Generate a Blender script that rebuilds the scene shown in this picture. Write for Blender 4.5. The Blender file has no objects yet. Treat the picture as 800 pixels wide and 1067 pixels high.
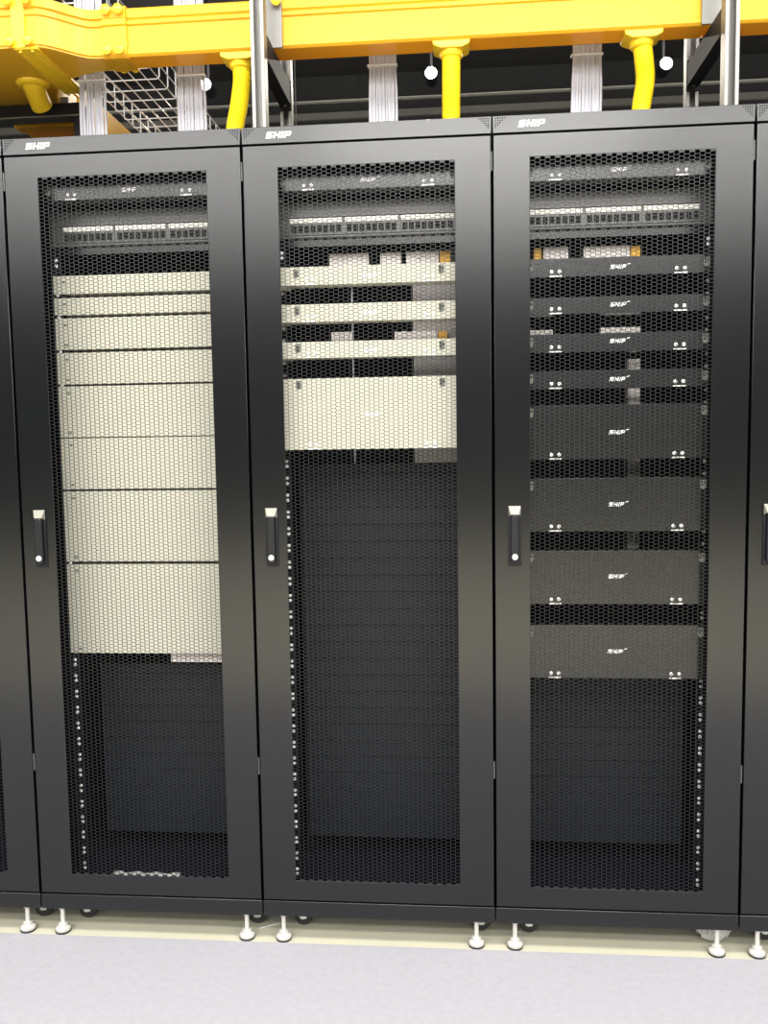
import bpy, bmesh, math, random
from mathutils import Vector, Matrix
random.seed(7)
C = bpy.context.scene.collection
SHIFT = 0.02                    # the floor is built at z = -0.02 and everything is lifted onto z = 0 at the end

# ------------------------------------------------------------------ camera model (also used to measure)
W, H, F = 800.0, 1067.0, 900.0
CAM = Vector((1.1155, -2.1127, 1.2867)); YAW, PITCH, ROLL = .08671, -.08695, -.01557
_cy, _sy, _cp, _sp, _cr, _sr = math.cos(YAW), math.sin(YAW), math.cos(PITCH), math.sin(PITCH), math.cos(ROLL), math.sin(ROLL)
FW = Vector((-_sy*_cp, _cy*_cp, _sp)); R1 = Vector((_cy, _sy, 0)); U1 = R1.cross(FW)
RT = R1*_cr + U1*_sr; UP = U1*_cr - R1*_sr
def at(x, y, Y):                # the point at depth Y that the photo shows at pixel x, y
    d = FW + RT*((x-W/2)/F) - UP*((y-H/2)/F)
    return CAM + d*((Y-CAM.y)/d.y)

# ------------------------------------------------------------------ materials
def mat(name, col, rough=.5, metal=0, spec=.5, noise=0, nscale=40, bump=0, bscale=300, emit=None, estr=0, coat=0, trans=0):
    m = bpy.data.materials.new(name); m.use_nodes = True
    nt = m.node_tree; b = nt.nodes['Principled BSDF']
    b.inputs['Base Color'].default_value = (*col, 1); b.inputs['Roughness'].default_value = rough
    b.inputs['Metallic'].default_value = metal; b.inputs['Specular IOR Level'].default_value = spec
    b.inputs['Coat Weight'].default_value = coat
    if trans:                   # thin plastic walls let some light through
        tr = nt.nodes.new('ShaderNodeBsdfTranslucent'); tr.inputs['Color'].default_value = (*col, 1)
        ms = nt.nodes.new('ShaderNodeMixShader'); ms.inputs[0].default_value = trans
        nt.links.new(b.outputs[0], ms.inputs[1]); nt.links.new(tr.outputs[0], ms.inputs[2]); nt.links.new(ms.outputs[0], nt.nodes['Material Output'].inputs['Surface'])
    tc = nt.nodes.new('ShaderNodeTexCoord')
    if noise:
        n = nt.nodes.new('ShaderNodeTexNoise'); n.inputs['Scale'].default_value = nscale; n.inputs['Detail'].default_value = 4
        r = nt.nodes.new('ShaderNodeMapRange'); r.inputs['To Min'].default_value = 1-noise; r.inputs['To Max'].default_value = 1+noise
        mx = nt.nodes.new('ShaderNodeMix'); mx.data_type = 'RGBA'; mx.blend_type = 'MULTIPLY'; mx.inputs['Factor'].default_value = 1
        mx.inputs[6].default_value = (*col, 1)
        nt.links.new(tc.outputs['Object'], n.inputs['Vector']); nt.links.new(n.outputs['Fac'], r.inputs['Value'])
        nt.links.new(r.outputs['Result'], mx.inputs[7]); nt.links.new(mx.outputs[2], b.inputs['Base Color'])
    if bump:
        n2 = nt.nodes.new('ShaderNodeTexNoise'); n2.inputs['Scale'].default_value = bscale
        bp = nt.nodes.new('ShaderNodeBump'); bp.inputs['Strength'].default_value = bump; bp.inputs['Distance'].default_value = .001
        nt.links.new(tc.outputs['Object'], n2.inputs['Vector']); nt.links.new(n2.outputs['Fac'], bp.inputs['Height'])
        nt.links.new(bp.outputs['Normal'], b.inputs['Normal'])
    if emit:
        b.inputs['Emission Color'].default_value = (*emit, 1); b.inputs['Emission Strength'].default_value = estr
    return m

BLACK = mat('black_powder_coat', (.0040, .0046, .0054), .20, spec=.60, noise=.12, nscale=9)
BLACKMESH = mat('black_perforated_steel', (.005, .006, .007), .38)
INNER = mat('black_inner_steel', (.005, .006, .009), .75, spec=.12)
PANEL = mat('black_panel_coat', (.007, .0075, .008), .25, spec=.75, noise=.08, nscale=30)
RIBBED = mat('black_ribbed_plastic', (.010, .013, .017), .6, spec=.3)
DARK = mat('dark_hole', (.004, .004, .005), .8)
CREAM = mat('cream_powder_coat', (.53, .52, .43), .5, noise=.02, nscale=12)
NUT = mat('bright_cage_nut', (.95, .95, .93), .3, spec=.7)
PANELLIT = mat('lit_black_panel_coat', (.085, .085, .080), .34, spec=.8)  # black panel coat lightened, so its lit look sits in the colour
HOOD = mat('hood_sheen_metal', (.21, .205, .17), .35, metal=.3)  # sheen of the upward-facing handle hood put into a lighter colour
SLOT = mat('grey_slot_plate', (.16, .16, .14), .5)
WHITE = mat('white_print', (.86, .86, .86), .5)
LABELW = mat('white_label_strip', (.88, .87, .82), .45, noise=.06, nscale=180)
ZINC = mat('zinc_plated_steel', (.80, .80, .78), .35, metal=.45)
NICKEL = mat('nickel_plated_foot', (.62, .61, .56), .35, metal=.35, spec=.6)
HINGE = mat('hinge_steel', (.10, .10, .10), .4, metal=.3)
RUBBER = mat('black_rubber', (.02, .02, .022), .6)
YELLOW = mat('yellow_raceway_plastic', (1.0, .66, .05), .26, trans=.40)
YTUBE = mat('yellow_corrugated_tube', (1.0, .74, .015), .38)
YSOLID = mat('yellow_fitting_plastic', (1.0, .66, .03), .30)
CABLE = mat('grey_cable_jacket', (.54, .54, .60), .5)
TIE = mat('white_nylon_tie', (.85, .85, .88), .4)
ALU = mat('zinc_strut_channel', (.25, .245, .23), .42, metal=.6, noise=.06, nscale=40)
BRKT = mat('black_strut_fitting', (.008, .008, .010), .4, spec=.35)
BEAMM = mat('dark_grey_beam_paint', (.014, .014, .018), .6, spec=.3)
WIRE = mat('white_coated_wire', (.95, .95, .97), .4)
ORANGE = mat('orange_room_glimpse', (1.0, .55, .05), .5)  # orange ends stand in for yellow things in the room behind
FILM = mat('clear_plastic_film', (.50, .50, .48), .25, spec=.6)
CARPET = mat('pale_lilac_carpet', (.305, .300, .325), .95, noise=.10, nscale=55, bump=.6, bscale=220)
TILE = mat('beige_floor_tile', (.68, .64, .51), .5, noise=.05, nscale=3)
PLATE = mat('khaki_floor_plate', (.44, .425, .325), .6, noise=.08, nscale=7)
FRONTW = mat('dark_front_wall_paint', (.007, .010, .014), .8)
CEIL = mat('dark_ceiling_paint', (.030, .030, .033), .8, noise=.2, nscale=2)
BACKW = mat('dark_back_wall_paint', (.036, .038, .044), .75, noise=.2, nscale=1.5)
GREYB = mat('grey_band_paint', (.25, .245, .245), .6)
LIGHTT = mat('light_metal_trim', (.70, .70, .69), .4)
LAMPG = mat('spot_lens_glow', (1, 1, 1), .4, emit=(1, .93, .80), estr=40)

def speck_mat(k=1.0, name='pale_punched_sheet'):                # pale sheet punched with small dark holes
    m = mat(name, (.70, .62, .58), .5); nt = m.node_tree; b = nt.nodes['Principled BSDF']
    tc = nt.nodes.new('ShaderNodeTexCoord'); v = nt.nodes.new('ShaderNodeTexVoronoi'); v.inputs['Scale'].default_value = 140
    r = nt.nodes.new('ShaderNodeValToRGB')
    r.color_ramp.elements[0].position = .20; r.color_ramp.elements[0].color = (.42*k, .35*k, .33*k, 1)
    r.color_ramp.elements[1].position = .30; r.color_ramp.elements[1].color = (.95*k, .88*k, .84*k, 1)
    nt.links.new(tc.outputs['Object'], v.inputs['Vector']); nt.links.new(v.outputs['Distance'], r.inputs['Fac'])
    nt.links.new(r.outputs['Color'], b.inputs['Base Color']); return m
SPECK = speck_mat(1.05); SPECKD = speck_mat(.38, 'brown_punched_sheet')

# ------------------------------------------------------------------ mesh building
class MB:
    def __init__(s): s.v, s.f, s.m, s.mi = [], [], [], 0
    def add(s, vs, fs):
        o = len(s.v); s.v += [tuple(p) for p in vs]; s.f += [[i+o for i in f] for f in fs]; s.m += [s.mi]*len(fs); return s
    def box(s, x0, x1, y0, y1, z0, z1):
        return s.add([(x0,y0,z0),(x1,y0,z0),(x1,y1,z0),(x0,y1,z0),(x0,y0,z1),(x1,y0,z1),(x1,y1,z1),(x0,y1,z1)],
                     [(3,2,1,0),(4,5,6,7),(0,1,5,4),(1,2,6,5),(2,3,7,6),(3,0,4,7)])
    def prism(s, poly, axis, lo, hi):   # poly in the two other axes (x,z for 'y'; y,z for 'x'; x,y for 'z')
        def P(a, b, c): return {'y': (a, c, b), 'x': (c, a, b), 'z': (a, b, c)}[axis]
        n = len(poly); vs = [P(a, b, lo) for a, b in poly] + [P(a, b, hi) for a, b in poly]
        return s.add(vs, [list(range(n))[::-1], list(range(n, 2*n))] + [(i, (i+1) % n, n+(i+1) % n, n+i) for i in range(n)])
    def ring(s, loops, cap=True, closed=False):
        n = len(loops[0]); vs = [p for l in loops for p in l]; fs = []
        k = len(loops)
        for j in range(k if closed else k-1):
            a, b = j*n, ((j+1) % k)*n
            fs += [(a+i, a+(i+1) % n, b+(i+1) % n, b+i) for i in range(n)]
        if cap and not closed: fs += [list(range(n))[::-1], list(range((k-1)*n, k*n))]
        return s.add(vs, fs)
    def tube(s, path, r, n=10, cap=True):
        path = [Vector(p) for p in path]; loops = []; ref = None
        for i, p in enumerate(path):
            t = (path[min(i+1, len(path)-1)] - path[max(i-1, 0)]).normalized()
            if ref is None: ref = Vector((1, 0, 0)) if abs(t.x) < .8 else Vector((0, 1, 0))
            a = (ref - t*ref.dot(t)).normalized(); b = t.cross(a); ref = a
            rr = r[i] if isinstance(r, (list, tuple)) else r
            loops.append([p + a*(rr*math.cos(q)) + b*(rr*math.sin(q)) for q in (2*math.pi*k/n for k in range(n))])
        return s.ring(loops, cap)
    def lathe(s, prof, c, n=20, axis='z'):
        loops = []
        for r, h in prof:
            L = []
            for k in range(n):
                q = 2*math.pi*k/n; a, b = r*math.cos(q), r*math.sin(q)
                L.append((c[0]+a, c[1]+b, c[2]+h) if axis == 'z' else (c[0]+a, c[1]+h, c[2]+b) if axis == 'y' else (c[0]+h, c[1]+a, c[2]+b))
            loops.append(L)
        return s.ring(loops)
    def disc(s, x, y, z, r, th=.0006, n=10): return s.lathe([(r, 0), (r, th)], (x, y-th, z), n, 'y')
    def build(s, name, mats, parent=None, bevel=0, smooth=True):
        off = Vector((0, 0, 0))
        if parent is not None:
            q = parent
            while q is not None: off += q.location; q = q.parent
        me = bpy.data.meshes.new(name)
        me.from_pydata([Vector(p)-off for p in s.v], [], s.f)
        bm = bmesh.new(); bm.from_mesh(me); bmesh.ops.recalc_face_normals(bm, faces=bm.faces); bm.to_mesh(me); bm.free()
        for m in (mats if isinstance(mats, (list, tuple)) else [mats]): me.materials.append(m)
        for p, i in zip(me.polygons, s.m): p.material_index = i
        if smooth:
            for p in me.polygons: p.use_smooth = True
            me.set_sharp_from_angle(angle=math.radians(35))
        o = bpy.data.objects.new(name, me); C.objects.link(o)
        if parent is not None: o.parent = parent
        if bevel:
            b = o.modifiers.new('edge', 'BEVEL'); b.width = bevel; b.segments = 2; b.limit_method = 'ANGLE'; b.angle_limit = math.radians(40)
            b.harden_normals = False
        return o

def tag(o, label, cat, group=None):
    o['label'] = label; o['category'] = cat
    if group: o['group'] = group
    return o
def thing(name, label, cat, loc, group=None):
    o = bpy.data.objects.new(name, None); C.objects.link(o); o.location = loc; o.empty_display_size = .05
    return tag(o, label, cat, group)
def copy_tree(o, parent=None):
    c = o.copy(); C.objects.link(c)
    if parent is not None: c.parent = parent
    for ch in list(o.children): copy_tree(ch, c)
    return c
def struct(o): o['kind'] = 'structure'; return o

# ------------------------------------------------------------------ lettering
LET = {
 'S': [[(1,1),(.12,1),(0,.88),(0,.50),(.12,.38),(.70,.38),(.70,.24),(0,.24),(0,0),(.88,0),(1,.12),(1,.50),(.88,.62),(.30,.62),(.30,.76),(1,.76)]],
 'H': [[(0,0),(.3,0),(.3,.38),(.7,.38),(.7,0),(1,0),(1,1),(.7,1),(.7,.62),(.3,.62),(.3,1),(0,1)]],
 'I': [[(0,0),(.3,0),(.3,1),(0,1)]],
 'P': [[(0,0),(.3,0),(.3,1),(0,1)], [(.3,.78),(1,.78),(.88,1),(.3,1)], [(.3,.30),(.88,.30),(1,.52),(.3,.52)], [(.72,.52),(1,.52),(1,.78),(.72,.78)]],
}
def ship(mb, x, y, z, h, tick=False):       # slanted block capitals, lower left corner at x, z on the plane y
    wd, gap, sl = h*1.02, h*.20, .28*h
    cx = x
    for ch in 'SHIP':
        w = wd*.30 if ch == 'I' else wd
        k = wd
        for poly in LET[ch]:
            mb.prism([(cx + a*k + b*sl, z + b*h) for a, b in poly], 'y', y-.0005, y)
        cx += w + gap
    if tick: mb.prism([(cx + sl*.6, z+h*.95), (cx + sl*.6 + h*.75, z+h*1.15), (cx + sl*.6 + h*.70, z+h*1.35), (cx + sl*.6 + h*.05, z+h*1.15)], 'y', y-.0005, y)
    return mb

# ------------------------------------------------------------------ the cabinet
MX0, MX1, MZ0, MZ1 = .0880, .5120, .1470, 1.9360      # punched area of the door
NC, NR = 36, 198
def mesh_sheet(x0, x1, z0, z1, y0, y1):
    mb = MB(); c = (x1-x0)/NC; v = (z1-z0)/NR; a, b = .41*c, .59*c; sx, sz = .90, .88
    def cl(x): return min(max(x, x0), x1)
    for i in range(NC):
        cx = x0 + (i+.5)*c; odd = i % 2; n = NR - odd
        for j in range(n):
            cz = z1 - (j+.5+.5*odd)*v
            O = [(-b,0),(-a,v/2),(a,v/2),(b,0),(a,-v/2),(-a,-v/2)]
            I = [(-b*sx,0),(-a*sx,v/2*sz),(a*sx,v/2*sz),(b*sx,0),(a*sx,-v/2*sz),(-a*sx,-v/2*sz)]
            if i == 0: O[0] = (-c/2, 0); O[1] = (-c/2, v/2); O[5] = (-c/2, -v/2); I[0] = (-c/2*.9, 0); I[1] = (-c/2*.9, v/2*sz); I[5] = (-c/2*.9, -v/2*sz)
            if i == NC-1: O[3] = (c/2, 0); O[2] = (c/2, v/2); O[4] = (c/2, -v/2); I[3] = (c/2*.9, 0); I[2] = (c/2*.9, v/2*sz); I[4] = (c/2*.9, -v/2*sz)
            vs = [(cl(cx+p), y0, cz+q) for p, q in O] + [(cx+p, y0, cz+q) for p, q in I] + [(cx+p, y1, cz+q) for p, q in I] + [(cl(cx+p), y1, cz+q) for p, q in O]
            fs = []
            for k in range(6):
                l = (k+1) % 6
                fs += [(k, l, 6+l, 6+k), (6+k, 6+l, 12+l, 12+k), (12+k, 12+l, 18+l, 18+k)]
            mb.add(vs, fs)
        if odd:
            for zt, sgn in ((z1, -1), (z0, 1)):
                zz = zt + sgn*v/2
                L = cx - (b if i else c/2); Rr = cx + (b if i < NC-1 else c/2)
                # the half cell above and below an offset column stays solid
                mb.add([(cl(cx-a), y0, zt), (cl(cx+a), y0, zt), (cl(Rr if i == NC-1 else cx+a), y0, zz), (cl(cx-a), y0, zz)], [(0,1,2,3)])
                mb.add([(cl(cx-a), y0, zt), (cl(cx-a), y0, zz), (cl(cx-b), y0, zt)], [(0,1,2)])
                mb.add([(cl(cx+a), y0, zt), (cl(cx+a), y0, zz), (cl(cx+b), y0, zt)], [(0,1,2)])
    return mb

def dot_triangle(mb, x, z, sx, sz, y, p=.0052, r=.0017):   # 5-4-3-2-1 punched dots in the corner
    for row in range(5):
        for k in range(5-row):
            mb.disc(x + sx*k*p, y, z + sz*row*p, r, .0003, 8)

def make_cabinet():
    root = thing('server_cabinet', '', 'server cabinet', (0, 0, -.02), 'black server cabinets standing in a row')
    b = MB(); D0 = .026
    b.box(.003, .005, D0, .95, .051, 2.029); b.box(.595, .597, D0, .95, .051, 2.029)
    b.box(.003, .597, .021, .95, 2.0285, 2.0315); b.box(.005, .595, D0, .95, .085, .089)
    b.box(.005, .595, .948, .95, .089, 2.0285)
    b.box(.004, .596, .05, .95, .050, .060)
    b.build('body', INNER, root, .0006)
    fr = MB(); fr.box(.005, .040, .030, .058, .089, 2.0285); fr.box(.560, .595, .030, .058, .089, 2.0285)
    fr.box(.040, .560, .030, .058, 1.975, 2.0285); fr.box(.040, .560, .030, .058, .089, .105)
    fr.build('front_frame', INNER, root, .0008)
    tp = MB().box(.0015, .5985, 0, .021, 1.9920, 2.0315).build('top_panel', BLACK, root, .0012)
    lg = MB(); ship(lg, .0605, -.0002, 2.0040, .0150); lg.build('logo', WHITE, tp)['label'] = 'white slanted lettering on the top panel'
    for x, sg in ((.0085, 1), (.5915, -1)):
        h = MB(); dot_triangle(h, x, 2.0262, sg, -1, 0); h.build('vent_grille', DARK, tp)
    bp = MB().box(.0015, .5985, 0, .024, .0500, .0905).build('base_panel', BLACK, root, .0012)
    for x, sg in ((.0085, 1), (.5915, -1)):
        h = MB(); dot_triangle(h, x, .0560, sg, 1, 0); h.build('vent_grille', DARK, bp)
    d = MB(); x0, x1, z0, z1 = .0035, .5965, .0950, 1.9875
    ol, il = [(x0, z0), (x1, z0), (x1, z1), (x0, z1)], [(MX0, MZ0), (MX1, MZ0), (MX1, MZ1), (MX0, MZ1)]
    ni = [(x0+.002, z0+.002), (x1-.002, z0+.002), (x1-.002, z1-.002), (x0+.002, z1-.002)]
    d.ring([[(p, y, q) for p, q in L] for L, y in ((ol, .022), (ol, 0), (il, 0), (il, .002), (ni, .002), (ni, .022))], closed=True)
    bm_door = d.build('door', BLACK, root, .0007)
    mesh_sheet(MX0, MX1, MZ0, MZ1, .0006, .0016).build('mesh_panel', BLACKMESH, bm_door, smooth=False)
    # swing handle on its plate
    hx0, hx1, hz0, hz1 = .0350, .0660, .9670, 1.1150; hm = (hx0+hx1)/2
    e = MB().box(hx0, hx1, -.004, 0, hz0, hz1); e.build('handle_plate', BRKT, bm_door, .0015)
    c = MB(); zt = hz1-.001
    c.add([(hx0+.0005, -.0045, zt), (hx1-.0005, -.0045, zt), (hx1-.006, -.013, zt-.020), (hx0+.006, -.013, zt-.020), (hx0+.0005, -.004, zt-.024), (hx1-.0005, -.004, zt-.024), (hx1-.0005, -.004, zt), (hx0+.0005, -.004, zt)],
          [(0,1,2,3), (0,3,4), (1,5,2), (3,2,5,4), (0,4,7), (1,6,5), (0,7,6,1), (4,5,6,7)])
    c.build('handle_hood', HOOD, bm_door, smooth=False)['label'] = 'slanted hood at the handle top, upward sheen put into its light grey'
    s = MB(); pts = []
    for k in range(9):
        q = math.pi*k/8; pts.append((hm + .0095*math.cos(q), hz1-.030 + .0095*math.sin(q)))
    pts += [(hm-.0105, hz0+.014), (hm-.007, hz0+.008), (hm+.007, hz0+.008), (hm+.0105, hz0+.014)]
    s.prism(pts, 'y', -.016, -.004); s.build('swing_handle', BRKT, bm_door, .0025)
    MB().lathe([(.0072, 0), (.0072, -.0025), (.0062, -.0035), (.0025, -.0035), (.0025, -.0025), (.0001, -.0025)], (hm, -.016, hz0+.024), 20, 'y').build('lock_cylinder', ZINC, bm_door)['label'] = 'round silver key lock'
    for hz in (.45, 1.93):
        k = MB(); k.tube([(.5988, .004, hz-.022), (.5988, .004, hz+.022)], .0022, 8); k.box(.585, .5985, .006, .012, hz-.02, hz+.02)
        k.build('hinge', HINGE, bm_door)
    # mounting rails: square punched, a bright cage nut spring at either side of each unit line
    for s_, xo in ((1, .0535), (-1, .5465)):
        r = MB(); xa, xb = sorted((xo, xo + s_*.028))
        r.box(xa, xb, .1225, .1245, .100, 1.965)
        xc, xd = sorted((xo, xo + s_*.002)); r.box(xc, xd, .1245, .165, .100, 1.965)
        xs = .0675 if s_ > 0 else .5325
        n = 0
        z = .1085
        while z < 1.96:
            for dz in (-.0068, .0068):
                r.mi = 1; r.box(xs-.0048, xs+.0048, .1219, .1224, z+dz-.0046, z+dz+.0046)
                r.mi = 2; r.lathe([(.0046, 0), (.0040, -.0016), (.0012, -.0020), (.0001, -.0020)], (xs+s_*.0008, .1219, z+dz), 8, 'y')
            z += .04445
        r.build('mounting_rail', [INNER, DARK, NUT], root)
    for x in (.050, .552):
        f = MB(); f.lathe([(.0001, .0), (.0185, .0), (.0200, .003), (.0200, .009), (.0150, .013), (.0120, .014), (.0120, .021), (.0060, .021), (.0055, .062), (.0095, .062), (.0095, .070), (.0001, .070)], (x, .016, -.018), 24)
        ft = f.build('levelling_foot', NICKEL, root)
        MB().lathe([(.0205, 0), (.0208, .004), (.0195, .0045)], (x, .016, -.0198), 24).build('rubber_pad', RUBBER, ft)
    for x, sg in ((.082, 1), (.572, -1)):
        k = MB(); k.box(x-.022, x+.022, .066, .112, .046, .050); ox = x + .008*sg
        for dy in (.0745, .1035):
            k.prism([(x-.020, .046), (x+.022, .046), (ox+.009, .001), (ox-.007, .001)], 'y', dy-.0008, dy+.0008)
        k.tube([(ox, .072, .005), (ox, .106, .005)], .0045, 8)
        cs = k.build('caster', ZINC, root)
        MB().lathe([(.006, -.0110), (.0232, -.0110), (.025, -.007), (.025, .007), (.0232, .0110), (.006, .0110)], (ox, .089, .0052), 24, 'y').build('wheel', RUBBER, cs)
    return root

CABL = {
 -1: 'black server cabinet cut off by the left photo edge, only a door strip showing',
 0: 'black server cabinet holding the stack of eight cream blank panels',
 1: 'black server cabinet with four spaced cream panels in its upper half',
 2: 'black server cabinet holding rows of dark drawers with white lettering',
 3: 'black server cabinet cut off by the right photo edge, handle half showing'}
proto = make_cabinet()
for i in (0, -1, 1, 2, 3):
    o = proto if i == 0 else copy_tree(proto)
    o.location.x = .6*i; o['label'] = CABL[i]

# ------------------------------------------------------------------ what is fitted in the cabinets
YD = .045; SD = (YD-CAM.y)/(.12-CAM.y)
def dx_(x): return CAM.x + (x-CAM.x)*SD       # measured on the rail plane, carried forward to the drawer fronts
def dz_(z): return CAM.z + (z-CAM.z)*SD
def panel(i, z0, z1, kind, label, name, cat, group, Y=.1205, logo=None, latch=None, slots=True, xl=.0587, xr=.5413):
    X = .6*i; m = CREAM if kind == 'cream' else PANEL
    if name == 'drawer_panel':
        Y, xl, xr = YD, .0800, .5200; z0, z1 = dz_(z0), dz_(z1)
        if logo: logo = (X+.300, dz_(logo[1]))
        if latch: latch = (X+.1525, X+.4475)
    t = thing(name, label, cat, (X+.3, Y, z0), group)
    p = MB().box(X+xl, X+xr, Y-.0015, Y+.0012, z0, z1)
    p.box(X+.084, X+.516, Y+.0012, Y+.045, z0+.0005, z0+.0020); p.box(X+.084, X+.516, Y+.0012, Y+.045, z1-.0020, z1-.0005)
    p.build('faceplate', m, t, .0006)
    if name == 'drawer_panel':
        for xa, xb, xc in ((.0587, .0855, .0840), (.5145, .5413, .5145)):
            e = MB().box(X+xa, X+xb, .1190, .1215, z0+.001, z1-.001).box(X+xc, X+xc+.0015, Y+.0012, .150, z0+.001, z1-.001)
            e.build('mounting_ear', m, t)
    yf = Y-.0017
    if latch:
        for lx in latch:
            l = MB(); l.box(lx-.015, lx+.015, yf-.002, yf, z0+.0005, z0+.0035)
            for dx in (-.0095, .0095): l.lathe([(.0048, 0), (.0046, -.002), (.0030, -.003), (.0001, -.003)], (lx+dx, yf, z0+.0125), 12, 'y')
            l.build('latch', WHITE if kind == 'cream' else ZINC, t)['label'] = 'pair of bright thumb screws over a bar'
    if logo:
        l = MB(); ship(l, logo[0]-.0185, yf, logo[1]-.0055, .0095, True); l.build('logo', WHITE, t)['label'] = 'small white slanted lettering'
    return t, yf

def grey_slot(t, x, yf, za, zb, dots):
    s = MB(); pts = [(x-.007, za+.004), (x-.004, za), (x+.004, za), (x+.007, za+.004), (x+.007, zb), (x-.007, zb)]
    s.prism(pts, 'y', yf-.0004, yf)
    s.mi = 1
    for dx, dz in dots: s.box(x+dx-.0022, x+dx+.0022, yf-.0008, yf-.0003, zb+dz-.0026, zb+dz+.0026)
    s.build('ear_slot', [SLOT, DARK], t)['label'] = 'grey slot showing the dark holes behind it'

# cabinet 1: eight cream blanks of different heights, top to bottom
cz = [(1.6726, 1.7196), (1.6179, 1.6627), (1.5280, 1.6104), (1.4373, 1.5204), (1.2975, 1.4321), (1.1589, 1.2950), (.9637, 1.1535), (.7125, .9559)]
names1 = ['thin cream blank panel at the very top of the cream stack', 'thin cream blank panel, second from the top of the cream stack',
 'cream blank panel third in the stack, below the two thin ones', 'cream blank panel fourth in the stack, last of the short ones',
 'cream blank panel fifth in the stack, above the handle level', 'cream blank panel sixth in the stack, just above the door handle level',
 'tall cream blank panel beside the door handle, second from the stack bottom', 'tallest cream blank panel at the bottom of the cream stack']
for (z0, z1), lb in zip(cz, names1):
    t, yf = panel(0, z0, z1, 'cream', lb, 'blank_panel', 'blank panel', 'cream blank panels in the stack')
    s = MB()
    for x in (.0865, .5135):
        for zz in ((z1-.016,) if z1-z0 < .06 else (z1-.018, z0+.012)):
            s.prism([(x-.0055+.0055*math.cos(q)*.9+.0055, zz+.0034*math.sin(q)) for q in (2*math.pi*k/12 for k in range(12))], 'y', yf-.0003, yf)
    s.build('ear_slot', SLOT, t)
# cabinet 2: four cream panels with gaps
c2 = [(1.6764, 1.7222, 'uppermost of the three thin cream panels'), (1.5828, 1.6279, 'middle one of the three thin cream panels'), (1.4912, 1.5328, 'lowest of the three thin cream panels, above the tall one'),
      (1.2557, 1.4394, 'tall cream panel under three thin ones, below an open gap')]
for z0, z1, lb in c2:
    t, yf = panel(1, z0, z1, 'cream', lb, 'drawer_panel', 'drawer panel', 'cream panels spaced in the middle cabinet', logo=(.8985, (z0+z1)/2-.002), latch=(.713, 1.079))
    z1 = dz_(z1)
    for x, dots in ((.7185, [(0, -.008), (.001, -.015)]), (1.0775, [(-.0035, -.0055), (.003, -.0085), (-.003, -.0135)])): grey_slot(t, x, yf, z1-.0330+.006, z1-.005, dots)
# dark one-unit panels at the very top of three cabinets
for i, lx, la, lb in ((0, .2697, (.1239, .4204), 'dark lettered panel above the cream stack, top of its cabinet'),
                      (1, .8978, (.7370, 1.0532), 'dark lettered panel at the top of the cabinet with spaced cream panels'),
                      (2, 1.5180, (1.3627, 1.6627), 'dark lettered panel at the very top of the cabinet of dark drawers')):
    t, yf = panel(i, 1.9118, 1.9560, 'black', lb, 'drawer_panel', 'drawer panel', 'dark panels at the cabinet tops', logo=(lx, 1.9335), latch=la)
    for x in (.6*i+.092, .6*i+.508): grey_slot(t, x, yf, dz_(1.926), dz_(1.9475), [(-.0035, -.004), (.003, -.0065), (-.003, -.0115)])
# cabinet 3: four thin and four tall dark drawers
c3 = [(1.6773, 1.7225, 1.5128, 1.6990), (1.5857, 1.6267, 1.5135, 1.6070), (1.4909, 1.5364, 1.5095, 1.5173), (1.3996, 1.4446, 1.5079, 1.4225),
      (1.2215, 1.3588, 1.5136, 1.2897), (1.0374, 1.1737, 1.5126, 1.1072), (.8489, .9877, 1.5116, .9220), (.6544, .7948, 1.5106, .7265)]
n3 = ['thin dark drawer directly below the pale and orange strip', 'thin dark drawer, second of the four thin ones counted downwards', 'thin dark drawer, third of the four thin ones counted downwards',
 'thin dark drawer directly above the tall dark drawers', 'tall dark drawer, uppermost of the four tall ones', 'tall dark drawer level with the door handle top, second of four',
 'tall dark drawer just below the door handle level, third of four', 'lowest tall dark drawer, above the ribbed lower section']
for (z0, z1, lx, lz), lb in zip(c3, n3):
    t, yf = panel(2, z0, z1, 'black', lb, 'drawer_panel', 'drawer panel', 'dark drawers in the cabinet on the right', logo=(lx, lz), latch=(1.3645, 1.6645))
    for x in (1.292, 1.708): grey_slot(t, x, yf, dz_(z1)-.029, dz_(z1)-.007, [(-.0035, -.004), (.003, -.0065), (-.003, -.0115)])
# patch panels and cable managers
wh = ('above the cream stack', 'above the spaced cream panels', 'above the dark drawers')
for i in range(3):
    X = .6*i
    t = thing('patch_panel', 'black patch panel with white label strips, ' + wh[i], 'patch panel', (X+.3, .1205, 1.80), 'patch panels with white label strips')
    p = MB().box(X+.0587, X+.5413, .119, .1215, 1.8015, 1.8440); p.box(X+.084, X+.516, .1215, .150, 1.8030, 1.8425)
    p.build('faceplate', PANELLIT, t, .0005)
    for k in range(3):
        xa = X + .0925 + k*.1415
        MB().box(xa, xa+.1340, .1165, .119, 1.8310, 1.8430).build('label_strip', LABELW, t, .0006)['label'] = 'white label strip'
        for j in range(8):
            xq = xa + .004 + j*.0163
            MB().box(xq, xq+.0125, .1178, .119, 1.8075, 1.8255).build('port', DARK, t, .0006)
    t = thing('cable_manager', 'dark bar with rounded lip under the patch panel, ' + wh[i], 'cable manager', (X+.3, .12, 1.76), 'cable managers under the patch panels')
    p = MB().box(X+.0587, X+.5413, .119, .1215, 1.7720, 1.7985); p.build('faceplate', PANEL, t, .0006)
    p = MB().tube([(X+.0600, .113, 1.7950), (X+.5400, .113, 1.7950)], .0042, 12); p.build('lip_bar', PANELLIT, t)
    t = thing('filler_panel', 'plain dark filler strip above the patch panel, ' + wh[i], 'filler panel', (X+.3, .12, 1.85), 'black fillers above the patch panels')
    MB().box(X+.0587, X+.5413, .119, .1215, 1.8455, 1.8830).build('faceplate', PANELLIT, t, .0006)
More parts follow.
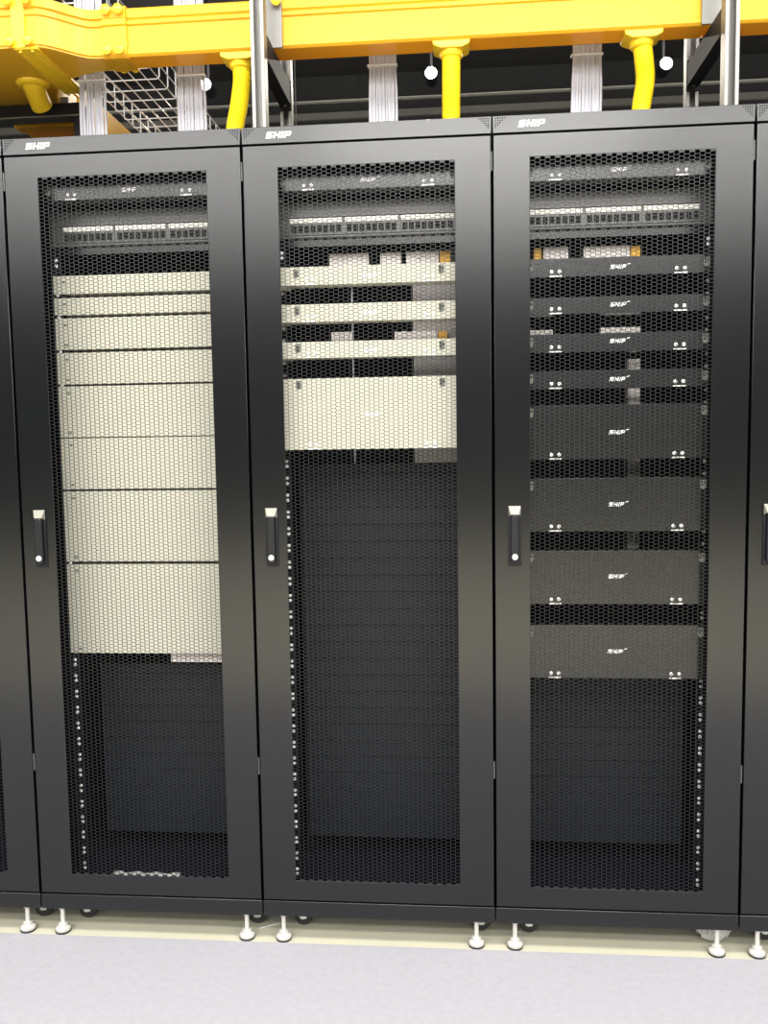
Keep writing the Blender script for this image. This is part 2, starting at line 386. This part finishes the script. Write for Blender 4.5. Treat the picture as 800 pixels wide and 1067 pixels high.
# ribbed dark lower sections, set back behind the rails
for i, zt, lb in ((0, .6480, 'dark ribbed filler behind the rails below the cream stack'), (1, 1.2134, 'tall dark ribbed filler below the four cream panels'), (2, .6500, 'dark ribbed filler at the bottom of the cabinet of dark drawers')):
    X = .6*i; t = thing('ribbed_filler', lb, 'filler panel', (X+.3, .255, .1475), 'ribbed fillers in the cabinet bottoms')
    p = MB(); z = .1475
    while z < zt - .01:
        z2 = min(z+.0462, zt); p.box(X+.0800, X+.5240, .254, .258, z, z2); p.box(X+.0800, X+.5240, .2525, .2545, z2-.006, z2); z += .0473
    p.box(X+.0800, X+.5240, .2585, .2600, .1475, zt)
    p.build('slat_panel', RIBBED, t, .0006)
    k = MB()
    for xx in (.0800, .5200): k.box(X+xx, X+xx+.004, .26, .30, .089, zt)
    k.build('side_bracket', INNER, t)

# pale strips added in place of the bright room behind; ducts and a cable
def backbox(name, label, cat, group, rects, Y, orange=(), depth=.03):
    P0 = at(rects[0][0], rects[0][3], Y); t = thing(name, label, cat, P0, group)
    for n, (xa, ya, xb, yb) in enumerate(rects):
        a, b = at(xa, (ya+yb)/2, Y), at(xb, (ya+yb)/2, Y); xm = (xa+xb)/2
        MB().box(a.x, b.x, Y, Y+depth, at(xm, yb, Y).z, at(xm, ya, Y).z).build('punched_sheet', SPECK, t, .001)
    for xa, ya, xb, yb in orange:
        a, b = at(xa, (ya+yb)/2, Y), at(xb, (ya+yb)/2, Y); xm = (xa+xb)/2
        MB().box(a.x, b.x, Y, Y+depth, at(xm, yb, Y).z, at(xm, ya, Y).z).build('end_block', ORANGE, t, .001)['label'] = 'orange end block'
    return t
G = 'pale strips in place of the bright room behind'
YB = .17
backbox('room_glimpse_strip', 'pale speckled strip with an orange end, above the topmost thin cream panel', 'fibre tray', G, [(343, 264, 384, 282), (396, 263, 418, 281), (423, 262, 457, 280)], YB, [(458, 261, 469, 279)])
backbox('room_glimpse_strip', 'pale speckled strip with two orange ends, above the topmost thin dark drawer', 'fibre tray', G, [(566, 257, 592, 273), (608, 256, 656, 273)], YB, [(556, 258, 564, 273), (657, 256, 667, 272)])
backbox('room_glimpse_strip', 'short pale strip above the lowest thin cream panel', 'fibre tray', G, [(345, 346, 367, 356), (411, 345, 456, 355)], .205, [(457, 345, 466, 355)])
backbox('room_glimpse_strip', 'short pale strip above the third thin dark drawer', 'fibre tray', G, [(551, 344, 576, 354), (626, 341, 667, 352)], .205)
backbox('room_glimpse_strip', 'pale speckled strip just below the tallest cream panel', 'fibre tray', G, [(178, 681, 246, 690)], YB)
t = backbox('cable_duct', 'tall narrow pale speckled duct seen in the gaps between dark drawers', 'cable duct', None, [(654, 374, 666, 580)], YB+.05)
t = thing('vertical_duct', 'dark brown vertical duct at the back right of the spaced cream panels', 'cable duct', at(430, 482, YB+.06))
a, b = at(431, 400, YB+.06), at(481, 400, YB+.06)
MB().box(a.x, b.x, YB+.06, YB+.10, 1.215, 1.78).build('punched_sheet', SPECKD, t, .001)
a = at(368, 390, YB+.1)
tag(MB().tube([(a.x, YB+.1, 1.21), (a.x, YB+.1, 1.78)], .0028, 8).build('power_cable', CABLE), 'thin pale vertical cable in the gaps between the cream panels', 'cable')
# thin uneven pale strip on the cabinet floor
f = MB(); n = 40; top = []; rows = []
for k in range(n+1):
    u = k/n; x = .150 + .190*u; e = math.sin(math.pi*u)**.5
    h1 = .0905 + e*(.0014 + .0010*math.sin(k*1.9) + .0012*math.sin(k*.7+1)); y0 = .108 + .004*math.sin(k*.55)
    rows.append([(x, y0, .0900), (x, y0+.004, h1), (x+.001, y0+.012, h1-.001), (x, y0+.020, .0900)])
f.ring(rows)
tag(f.build('pale_floor_strip', FILM), 'thin uneven pale strip lying on the cabinet floor below the cream stack', 'plastic bag')

# ------------------------------------------------------------------ overhead: yellow raceway
def offset(poly, d):
    n = len(poly); out = []
    A = sum(poly[i][0]*poly[(i+1) % n][1]-poly[(i+1) % n][0]*poly[i][1] for i in range(n)); s = 1 if A > 0 else -1
    for i in range(n):
        p, q, r = Vector(poly[i-1]), Vector(poly[i]), Vector(poly[(i+1) % n])
        a, b = (q-p).normalized(), (r-q).normalized(); na, nb = Vector((a.y, -a.x))*s, Vector((b.y, -b.x))*s
        m = (na+nb)
        if m.length < 1e-6: m = na
        m.normalize(); out.append(tuple(q + m*(d/max(.4, m.dot(na)))))
    return out
ZB, ZT = 2.297, 2.420
def profile(y0, y1):
    f = [(0, ZB+.003), (-.003, ZB+.006), (-.003, ZB+.015), (.002, ZB+.018), (.002, ZT-.045), (-.003, ZT-.042), (-.003, ZT-.033), (.001, ZT-.030), (-.004, ZT-.026), (-.004, ZT-.006), (.002, ZT)]
    return [(y0+.003, ZB)] + [(y0+a, z) for a, z in f] + [(y1-a, z) for a, z in f[::-1]] + [(y1-.003, ZB)]
def hollow_x(pr, x0, x1):
    inn = offset(pr, -.0025)
    return MB().ring([[(x0, a, b) for a, b in pr], [(x0, a, b) for a, b in inn], [(x1, a, b) for a, b in inn], [(x1, a, b) for a, b in pr]], closed=True)
def hollow_z(poly, z0, z1):      # floor, lid and walls of a fitting
    inn = offset(poly, -.003); m = MB(); e = .003
    m.ring([[(a, b, z0) for a, b in poly], [(a, b, z1) for a, b in poly]]); m.ring([[(a, b, z0+e) for a, b in inn], [(a, b, z1-e) for a, b in inn]])
    return m
def raceway(x0, x1, label):
    t = thing('cable_raceway', label, 'cable raceway', ((x0+x1)/2, .24, ZB), 'yellow raceway along the cabinet row')
    pr = profile(.2, .276); lower = [p for p in pr if p[1] < ZT-.028]; 
    hollow_x(pr, x0, x1).build('channel', YELLOW, t)
    return t
def knob(mb, x, y, z, ny):
    mb.lathe([(.0045, 0), (.0045, .006*ny), (.0125, .007*ny), (.0130, .013*ny), (.0090, .016*ny), (.0001, .0165*ny)], (x, y, z), 14, 'y')
def coupler(x0, x1, y0, y1, t):
    c = MB(); pr = offset(profile(y0, y1), .004)
    c.prism(pr, 'x', x0, x1); o = c.build('coupler', YELLOW, t, .0008)
    for x in (x0+.016, x1-.016):
        for z in (ZB+.012, ZT-.010):
            for yy, ny in ((y0-.006, -1), (y1+.006, 1)): k = MB(); knob(k, x, yy, z, ny); k.build('clamp_knob', YSOLID, o)
t = raceway(.222, 1.742, 'long straight yellow raceway above the middle cabinets, between the two strut stands')
raceway(1.746, 3.4, 'yellow raceway running out past the strut stand at the right edge')
# T junction with a branch to the back
S = []
for k in range(13):
    u = k/12; s = u*u*(3-2*u); S.append((.165-.125*u, .2-.085*s))
arcR = [(.190-.270*math.sin(q), .546-.270*math.cos(q)) for q in (math.pi/2*k/8 for k in range(9))]
arcL = [(-.36+.07*math.sin(q), .47-.07*math.cos(q)) for q in (math.pi/2*k/8 for k in range(9))]
outl = [(.222, .2)] + S + [(-.9, .115), (-.9, .40)] + arcL + [(-.29, .640), (-.08, .640)] + arcR[::-1] + [(.222, .276)]
t = thing('raceway_junction', 'wide yellow raceway junction above the cream-stack cabinet, curving to the back', 'raceway junction', (0, .25, ZB))
hollow_z(outl, ZB, ZT).build('junction_body', YELLOW, t)
j = MB(); j.prism(offset(outl, .0045), 'z', ZB+.005, ZB+.015); j.prism(offset(outl, .005), 'z', ZT-.045, ZT-.034); j.prism(offset(outl, .006), 'z', ZT-.026, ZT-.004); j.build('edge_lips', YELLOW, t, .001)
coupler(.190, .255, .196, .280, t)
c = MB(); c.box(-.015, .020, .106, .120, ZB-.004, ZT+.004); c.box(-.012, .050, .110, .40, ZB-.007, ZB); c.box(-.002, .006, .115, .40, ZB-.012, ZB-.007); c.box(.030, .038, .115, .40, ZB-.012, ZB-.007)
cp = c.build('coupler', YSOLID, t, .001)
for x in (-.018, .030):
    for z in (ZB+.010, ZT-.012): k = MB(); knob(k, x, .108, z, -1); k.build('clamp_knob', YSOLID, cp)
s = MB(); path = [(-.075, .335, ZB+.005), (-.075, .345, ZB-.012), (-.075, .365, ZB-.030), (-.075, .385, ZB-.042)]
s.tube(path, [.034, .030, .030, .031], 18); s.lathe([(.046, 0), (.044, -.006), (.036, -.012)], (-.075, .335, ZB+.001), 20); s.build('spout', YSOLID, t)
t = thing('cable_raceway', 'wide yellow raceway branch running to the back above the cream-stack cabinet', 'cable raceway', (-.12, 1.0, ZB))
hollow_z([(-.29, .641), (-.08, .641), (-.08, 2.6), (-.29, 2.6)], ZB, ZT).build('channel', YELLOW, t)
c = MB(); c.box(-.296, -.074, .646, .690, ZB-.006, ZT+.006); c.build('coupler', YELLOW, t, .002)
# drop tubes
def drop(label, pts, collar_px):
    P = [at(x, y, .238) for x, y in pts]
    t = thing('drop_tube', label, 'drop tube', (P[-1].x, .238, 2.0320), 'yellow drop tubes under the raceway')
    path = []; top = P[0].copy(); top.z = ZB+.0; end = P[-1]; nseg = 44
    ctrl = [(p.x, p.z) for p in [top]+P[1:]]
    ctrl.append((ctrl[-1][0] + (ctrl[-1][0]-ctrl[-2][0])*.8, 2.0325))
    ctrl[0] = (ctrl[0][0], ZB-.004)
    def cr(p0, p1, p2, p3, u): return .5*((2*p1)+(-p0+p2)*u+(2*p0-5*p1+4*p2-p3)*u*u+(-p0+3*p1-3*p2+p3)*u**3)
    cc = [ctrl[0]]+ctrl+[ctrl[-1]]; path = []; rr = []
    for k in range(1, len(cc)-2):
        for m in range(20):
            u = m/20; path.append((cr(cc[k-1][0], cc[k][0], cc[k+1][0], cc[k+2][0], u), .238, cr(cc[k-1][1], cc[k][1], cc[k+1][1], cc[k+2][1], u)))
    path.append((ctrl[-1][0], .238, 2.0325))
    path = path[::-1] if path[0][2] < path[-1][2] else path
    rr = [.0235 + (.0009 if k % 2 else -.0009) for k in range(len(path))]
    MB().tube(path, rr, 20).build('hose', YTUBE, t)
    x = ctrl[0][0]; c = MB(); c.prism([(x-.048, ZB), (x-.046, ZB-.010), (x-.028, ZB-.018), (x+.028, ZB-.018), (x+.046, ZB-.010), (x+.048, ZB)], 'y', .203, .273)
    c.lathe([(.032, -.016), (.029, -.030), (.0245, -.034)], (x, .238, ZB), 20)
    c.build('collar', YSOLID, t, .0015)
drop('yellow drop tube bending leftwards, above the cream-stack cabinet', [(251, 68), (252, 85), (249, 110), (245, 133)], 0)
drop('straight yellow drop tube above the cabinet with spaced cream panels', [(470, 53), (470, 75), (470, 100), (470, 122)], 0)
drop('yellow drop tube with a slight bend, above the cabinet of dark drawers', [(668, 44), (671, 65), (672, 85), (668, 112)], 0)

# grey cable bundles behind the raceway
def bundle(xa, xb, bow, label):
    Y = .335; t = thing('cable_bundle', label, 'cable bundle', ((xa+xb)/2, Y, 2.032), 'grey cable bundles behind the raceway')
    n = 12; w = (xb-xa)/n; rnd = random.Random(int(xa*1000))
    for k in range(n):
        x = xa + (k+.5)*w; dy = .004*(k % 2)
        def off(z): return bow*((min(z, 2.75)-2.30)*3)**2 * .01 + .0012*math.sin(z*9+k*1.7)
        p = [(x + off(z) + (k-n/2+.5)*.0006*(1-math.exp(-((z-2.295)/.05)**2)), Y+dy+.001*math.sin(z*7+k), z) for z in [2.032+.0404*q for q in range(49)]]
        MB().tube(p, w*.64, 8).build('cable', CABLE, t)
    for zt in (2.296, 2.70, 3.20):
        MB().box(xa-.005, xb+.005, Y-.0075, Y+.0125, zt-.0022, zt+.0022).build('cable_tie', TIE, t, .001)
bundle(.0600, .1300, 0, 'flat grey cable bundle beside the yellow junction, leftmost of four')
bundle(.3440, .4180, .3, 'flat grey cable bundle in front of the white wire tray')
bundle(.8810, .9530, .2, 'flat grey cable bundle above the middle cabinet beside a straight yellow tube')
bundle(1.4290, 1.5040, -.6, 'flat grey cable bundle above the cabinet of dark drawers')

# strut stands on the roofs
def strut(mb, x0, x1, y0, y1, z0, z1):       # vertical slotted channel, open side to the front
    t_ = .004; g = (x1-x0)*.28
    mb.prism([(x0, y0), (x0+g, y0), (x0+g, y0+.009), (x0+g-t_*.6, y0+.009), (x0+g-t_*.6, y0+t_), (x0+t_, y0+t_), (x0+t_, y1-t_), (x1-t_, y1-t_), (x1-t_, y0+t_), (x1-g+t_*.6, y0+t_), (x1-g+t_*.6, y0+.009), (x1-g, y0+.009), (x1-g, y0), (x1, y0), (x1, y1), (x0, y1)], 'z', z0, z1)
def stand(x, mir, label):
    t = thing('strut_stand', label, 'strut stand', (x, .07, 2.0318), 'strut stands carrying the raceway')
    m = MB(); strut(m, x-.017, x+.017, .07, .104, 2.0318, 3.98); m.build('front_post', ALU, t, .0008)
    m = MB(); strut(m, x-.0165, x+.0165, .42, .453, 2.0318, 3.98); m.build('rear_post', ALU, t, .0008)
    m = MB(); a = MB(); t_ = .004
    prof = [(x-.0165, 2.2320), (x+.0165, 2.2320), (x+.0165, 2.2920), (x+.0045, 2.2920), (x+.0045, 2.2860), (x+.0125, 2.2860), (x+.0125, 2.2360), (x-.0125, 2.2360), (x-.0125, 2.2860), (x-.0045, 2.2860), (x-.0045, 2.2920), (x-.0165, 2.2920)]
    m.prism(prof, 'y', .104, .420); m.build('cross_arm', BEAMM, t, .0006)
    m = MB(); m.box(x-.018, x+.018, .4130, .4195, 2.2200, 2.3000)
    br = m.build('corner_bracket', BRKT, t, .001)
    m = MB()
    for zz in (2.2380, 2.2640): m.lathe([(.0075, 0), (.0075, -.004), (.005, -.006), (.0001, -.006)], (x, .4130, zz), 12, 'y')
    m.build('bolt', ZINC, br)
    sx = 1 if not mir else -1
    m = MB(); xa, xb = sorted((x-sx*.022, x+sx*.0400)); m.box(xa, xb, .1860, .1930, 2.2935, 2.70); m.build('clamp_plate', ALU, t, .0008)
    m = MB(); knob(m, x+sx*.028, .185, 2.405, -1); m.build('knob', YSOLID, t)
stand(.6310, False, 'grey strut stand rising beside the yellow tube that bends leftwards')
stand(1.7650, True, 'grey strut stand near the right photo edge, above the dark drawers cabinet')
# beam and post under the junction
t = thing('support_beam', 'dark horizontal beam under the yellow junction, above the cream-stack cabinet', 'support beam', (-.3, .44, 2.0318))
MB().box(-1.2, .0215, .430, .470, 2.2430, 2.2780).build('beam', BEAMM, t, .0015)
MB().box(-1.2, .0215, .426, .474, 2.2385, 2.2430).build('lower_flange', ALU, t, .0008)['label'] = 'pale lower edge of the beam'
MB().box(-.006, .0210, .436, .464, 2.0318, 2.2385).build('post', BEAMM, t, .001)
m = MB(); m.box(-.045, -.020, .436, .446, 2.278, 2.297); m.build('bracket', ALU, t, .0008)

# white wire basket tray
t = thing('wire_tray', 'white wire basket tray running to the back, seen under the raceway', 'wire tray', (-.1, 1.6, 2.6))
x0, x1, ya, yb, z0, z1 = -.240, .040, .52, 4.2, 2.600, 2.700; r = .0026
m = MB(); y = ya
while y < yb:
    m.tube([(x0, y, z1), (x0, y, z0+.010), (x0+.003, y, z0+.003), (x0+.010, y, z0), (x1-.010, y, z0), (x1-.003, y, z0+.003), (x1, y, z0+.010), (x1, y, z1)], r, 6); y += .094
m.build('cross_wires', WIRE, t)
m = MB(); nL = 6
for k in range(nL+1): m.tube([(x0+.006+(x1-x0-.012)*k/nL, ya-.02, z0+.005), (x0+.006+(x1-x0-.012)*k/nL, yb, z0+.005)], r, 6)
for zz in (z0+.050, z1):
    for xx in (x0, x1): m.tube([(xx, ya-.02, zz), (xx, yb, zz)], r, 6)
m.build('long_wires', WIRE, t)
m = MB()
for y in (.6, 2.2, 3.8):
    for xx in (x0-.012, x1+.012): m.tube([(xx, y, z0-.012), (xx, y, 3.98)], .004, 8)
    m.box(x0-.02, x1+.02, y-.012, y+.012, z0-.016, z0-.004)
m.build('hanger', ALU, t)

# spot lamps at the back
for px, py, lb in ((214, 88, 'small bright spot lamp behind the cable bundle at the wire tray'), (449, 76, 'small bright spot lamp just left of the straight yellow tube'), (694, 66, 'bright spot lamp between a yellow tube and the strut stand')):
    P = at(px, py, 3.0)
    t = thing('spot_lamp', lb, 'spot lamp', (P.x, 3.0, 3.99), 'spot lamps under the dark ceiling')
    m = MB(); m.lathe([(.026, 0), (.034, -.002), (.037, .004), (.037, .11), (.030, .13), (.0001, .13)], (P.x, 3.0, P.z), 20, 'y'); m.build('housing', BRKT, t)
    MB().lathe([(.028, -.003), (.024, -.010), (.0001, -.014)], (P.x, 3.0, P.z), 20, 'y').build('lens', LAMPG, t)['label'] = 'glowing lens'
    MB().tube([(P.x, 3.07, P.z+.045), (P.x, 3.07, 3.995)], .008, 8).build('stem', BRKT, t)

# things on the floor
a = MB(); a.add([(.5747, .0542, -.0195), (.5765, .0580, -.0195), (.6250, .0850, -.0195), (.6235, .0812, -.0195), (.5747, .0542, -.0183), (.5765, .0580, -.0183), (.6250, .0850, -.0183), (.6235, .0812, -.0183)], [(0,1,2,3), (7,6,5,4), (0,4,5,1), (1,5,6,2), (2,6,7,3), (3,7,4,0)])
tag(a.build('cable_tie', TIE), 'pale cut cable tie on the floor between two levelling feet', 'cable tie')
f = MB(); rnd = random.Random(3)
for k in range(16):
    q = 2*math.pi*k/16; cx, cy = 1.760, .089
    L = [(cx + (.034+.008*rnd.random())*math.cos(q+d), cy + (.034+.006*rnd.random())*math.sin(q+d), z) for d in (-.22, .22) for z in (-.004-.010*rnd.random(), .049)]
    mid = (cx + (.043+.010*rnd.random())*math.cos(q), cy + .043*math.sin(q), .012+.012*rnd.random())
    f.add(L + [mid], [(0,1,4), (1,3,4), (3,2,4), (2,0,4)])
tag(f.build('plastic_wrap', FILM, smooth=False), 'torn clear plastic wrap around the caster below the dark drawers cabinet', 'plastic wrap')

# ------------------------------------------------------------------ the room
struct(MB().box(-7, 9, -2.2, -.004, -.12, -.0200).build('floor', CARPET))
struct(MB().box(-7, 9, -10, -2.2, -.12, -.0205).build('floor', TILE))
struct(MB().box(-7, 9, -.004, 6, -.12, -.0215).build('floor', PLATE))
struct(MB().box(-7, 9, -10, 6, 4.0, 4.1).build('ceiling', CEIL))
struct(MB().box(-7, 9, 4.6, 4.7, -.02, 4.0).build('wall_back', BACKW))
struct(MB().box(-7, 9, -10.1, -10, -.02, 4.0).build('wall_front', FRONTW))
struct(MB().box(-7.1, -7, -10, 6, -.02, 4.0).build('wall_left', BACKW))
struct(MB().box(9, 9.1, -10, 6, -.02, 4.0).build('wall_right', BACKW))
def ztrim(y): return at(480, y, 4.57).z
struct(MB().box(-7, 9, 4.56, 4.60, ztrim(99.3), ztrim(98.0)).build('trim_1', LIGHTT))
struct(MB().box(-7, 9, 4.57, 4.60, ztrim(117.5), ztrim(110.5)).build('trim_2', GREYB))

# ------------------------------------------------------------------ light
def area(name, x, y, z, sx, sy, power, col=(1, .98, .945), rot=(0, 0, 0)):
    l = bpy.data.lights.new(name, 'AREA'); l.shape = 'RECTANGLE'; l.size = sx; l.size_y = sy; l.energy = power; l.color = col
    o = bpy.data.objects.new(name, l); C.objects.link(o); o.location = (x, y, z); o.rotation_euler = rot; return o
for y, p in ((-1.2, 52), (-3.0, 62), (-4.4, 78), (-5.8, 60), (-7.2, 34), (-8.6, 20)):
    for x, q in ((-3.9, .6), (-1.3, .9), (1.3, 1.35), (3.9, .9), (6.5, .6)):
        area('ceiling_light', x, y, 3.5, 2.5, .6, p*q*1.36)
for o in [o for o in C.objects if o.name.startswith('spot_lamp')]:
    l = bpy.data.lights.new('spot_glow', 'POINT'); l.energy = 30; l.shadow_soft_size = .03; l.color = (1, .93, .8)
    ln = [c for c in o.children if c.name.startswith('lens')][0]
    q = bpy.data.objects.new('spot_glow', l); C.objects.link(q); q.location = (o.location.x, 2.95, ln.data.vertices[0].co.z + o.location.z)
w = bpy.data.worlds.new('world'); bpy.context.scene.world = w; w.use_nodes = True
w.node_tree.nodes['Background'].inputs[0].default_value = (.05, .05, .055, 1); w.node_tree.nodes['Background'].inputs[1].default_value = .3

# ------------------------------------------------------------------ camera and view
cd = bpy.data.cameras.new('camera'); co = bpy.data.objects.new('camera', cd); C.objects.link(co)
cd.sensor_fit = 'VERTICAL'; cd.sensor_height = 24.0; cd.lens = F/H*24.0; cd.clip_start = .05
M = Matrix((RT, UP, -FW)).transposed().to_4x4(); M.translation = CAM; co.matrix_world = M
bpy.context.scene.camera = co
for o in list(C.objects):
    if o.parent is None: o.location.z += SHIFT
vs = bpy.context.scene.view_settings
bpy.context.scene.display_settings.display_device = 'sRGB'
vs.view_transform = 'Standard'; vs.look = 'None'; vs.gamma = 1; vs.use_curve_mapping = False; vs.exposure = 0.0
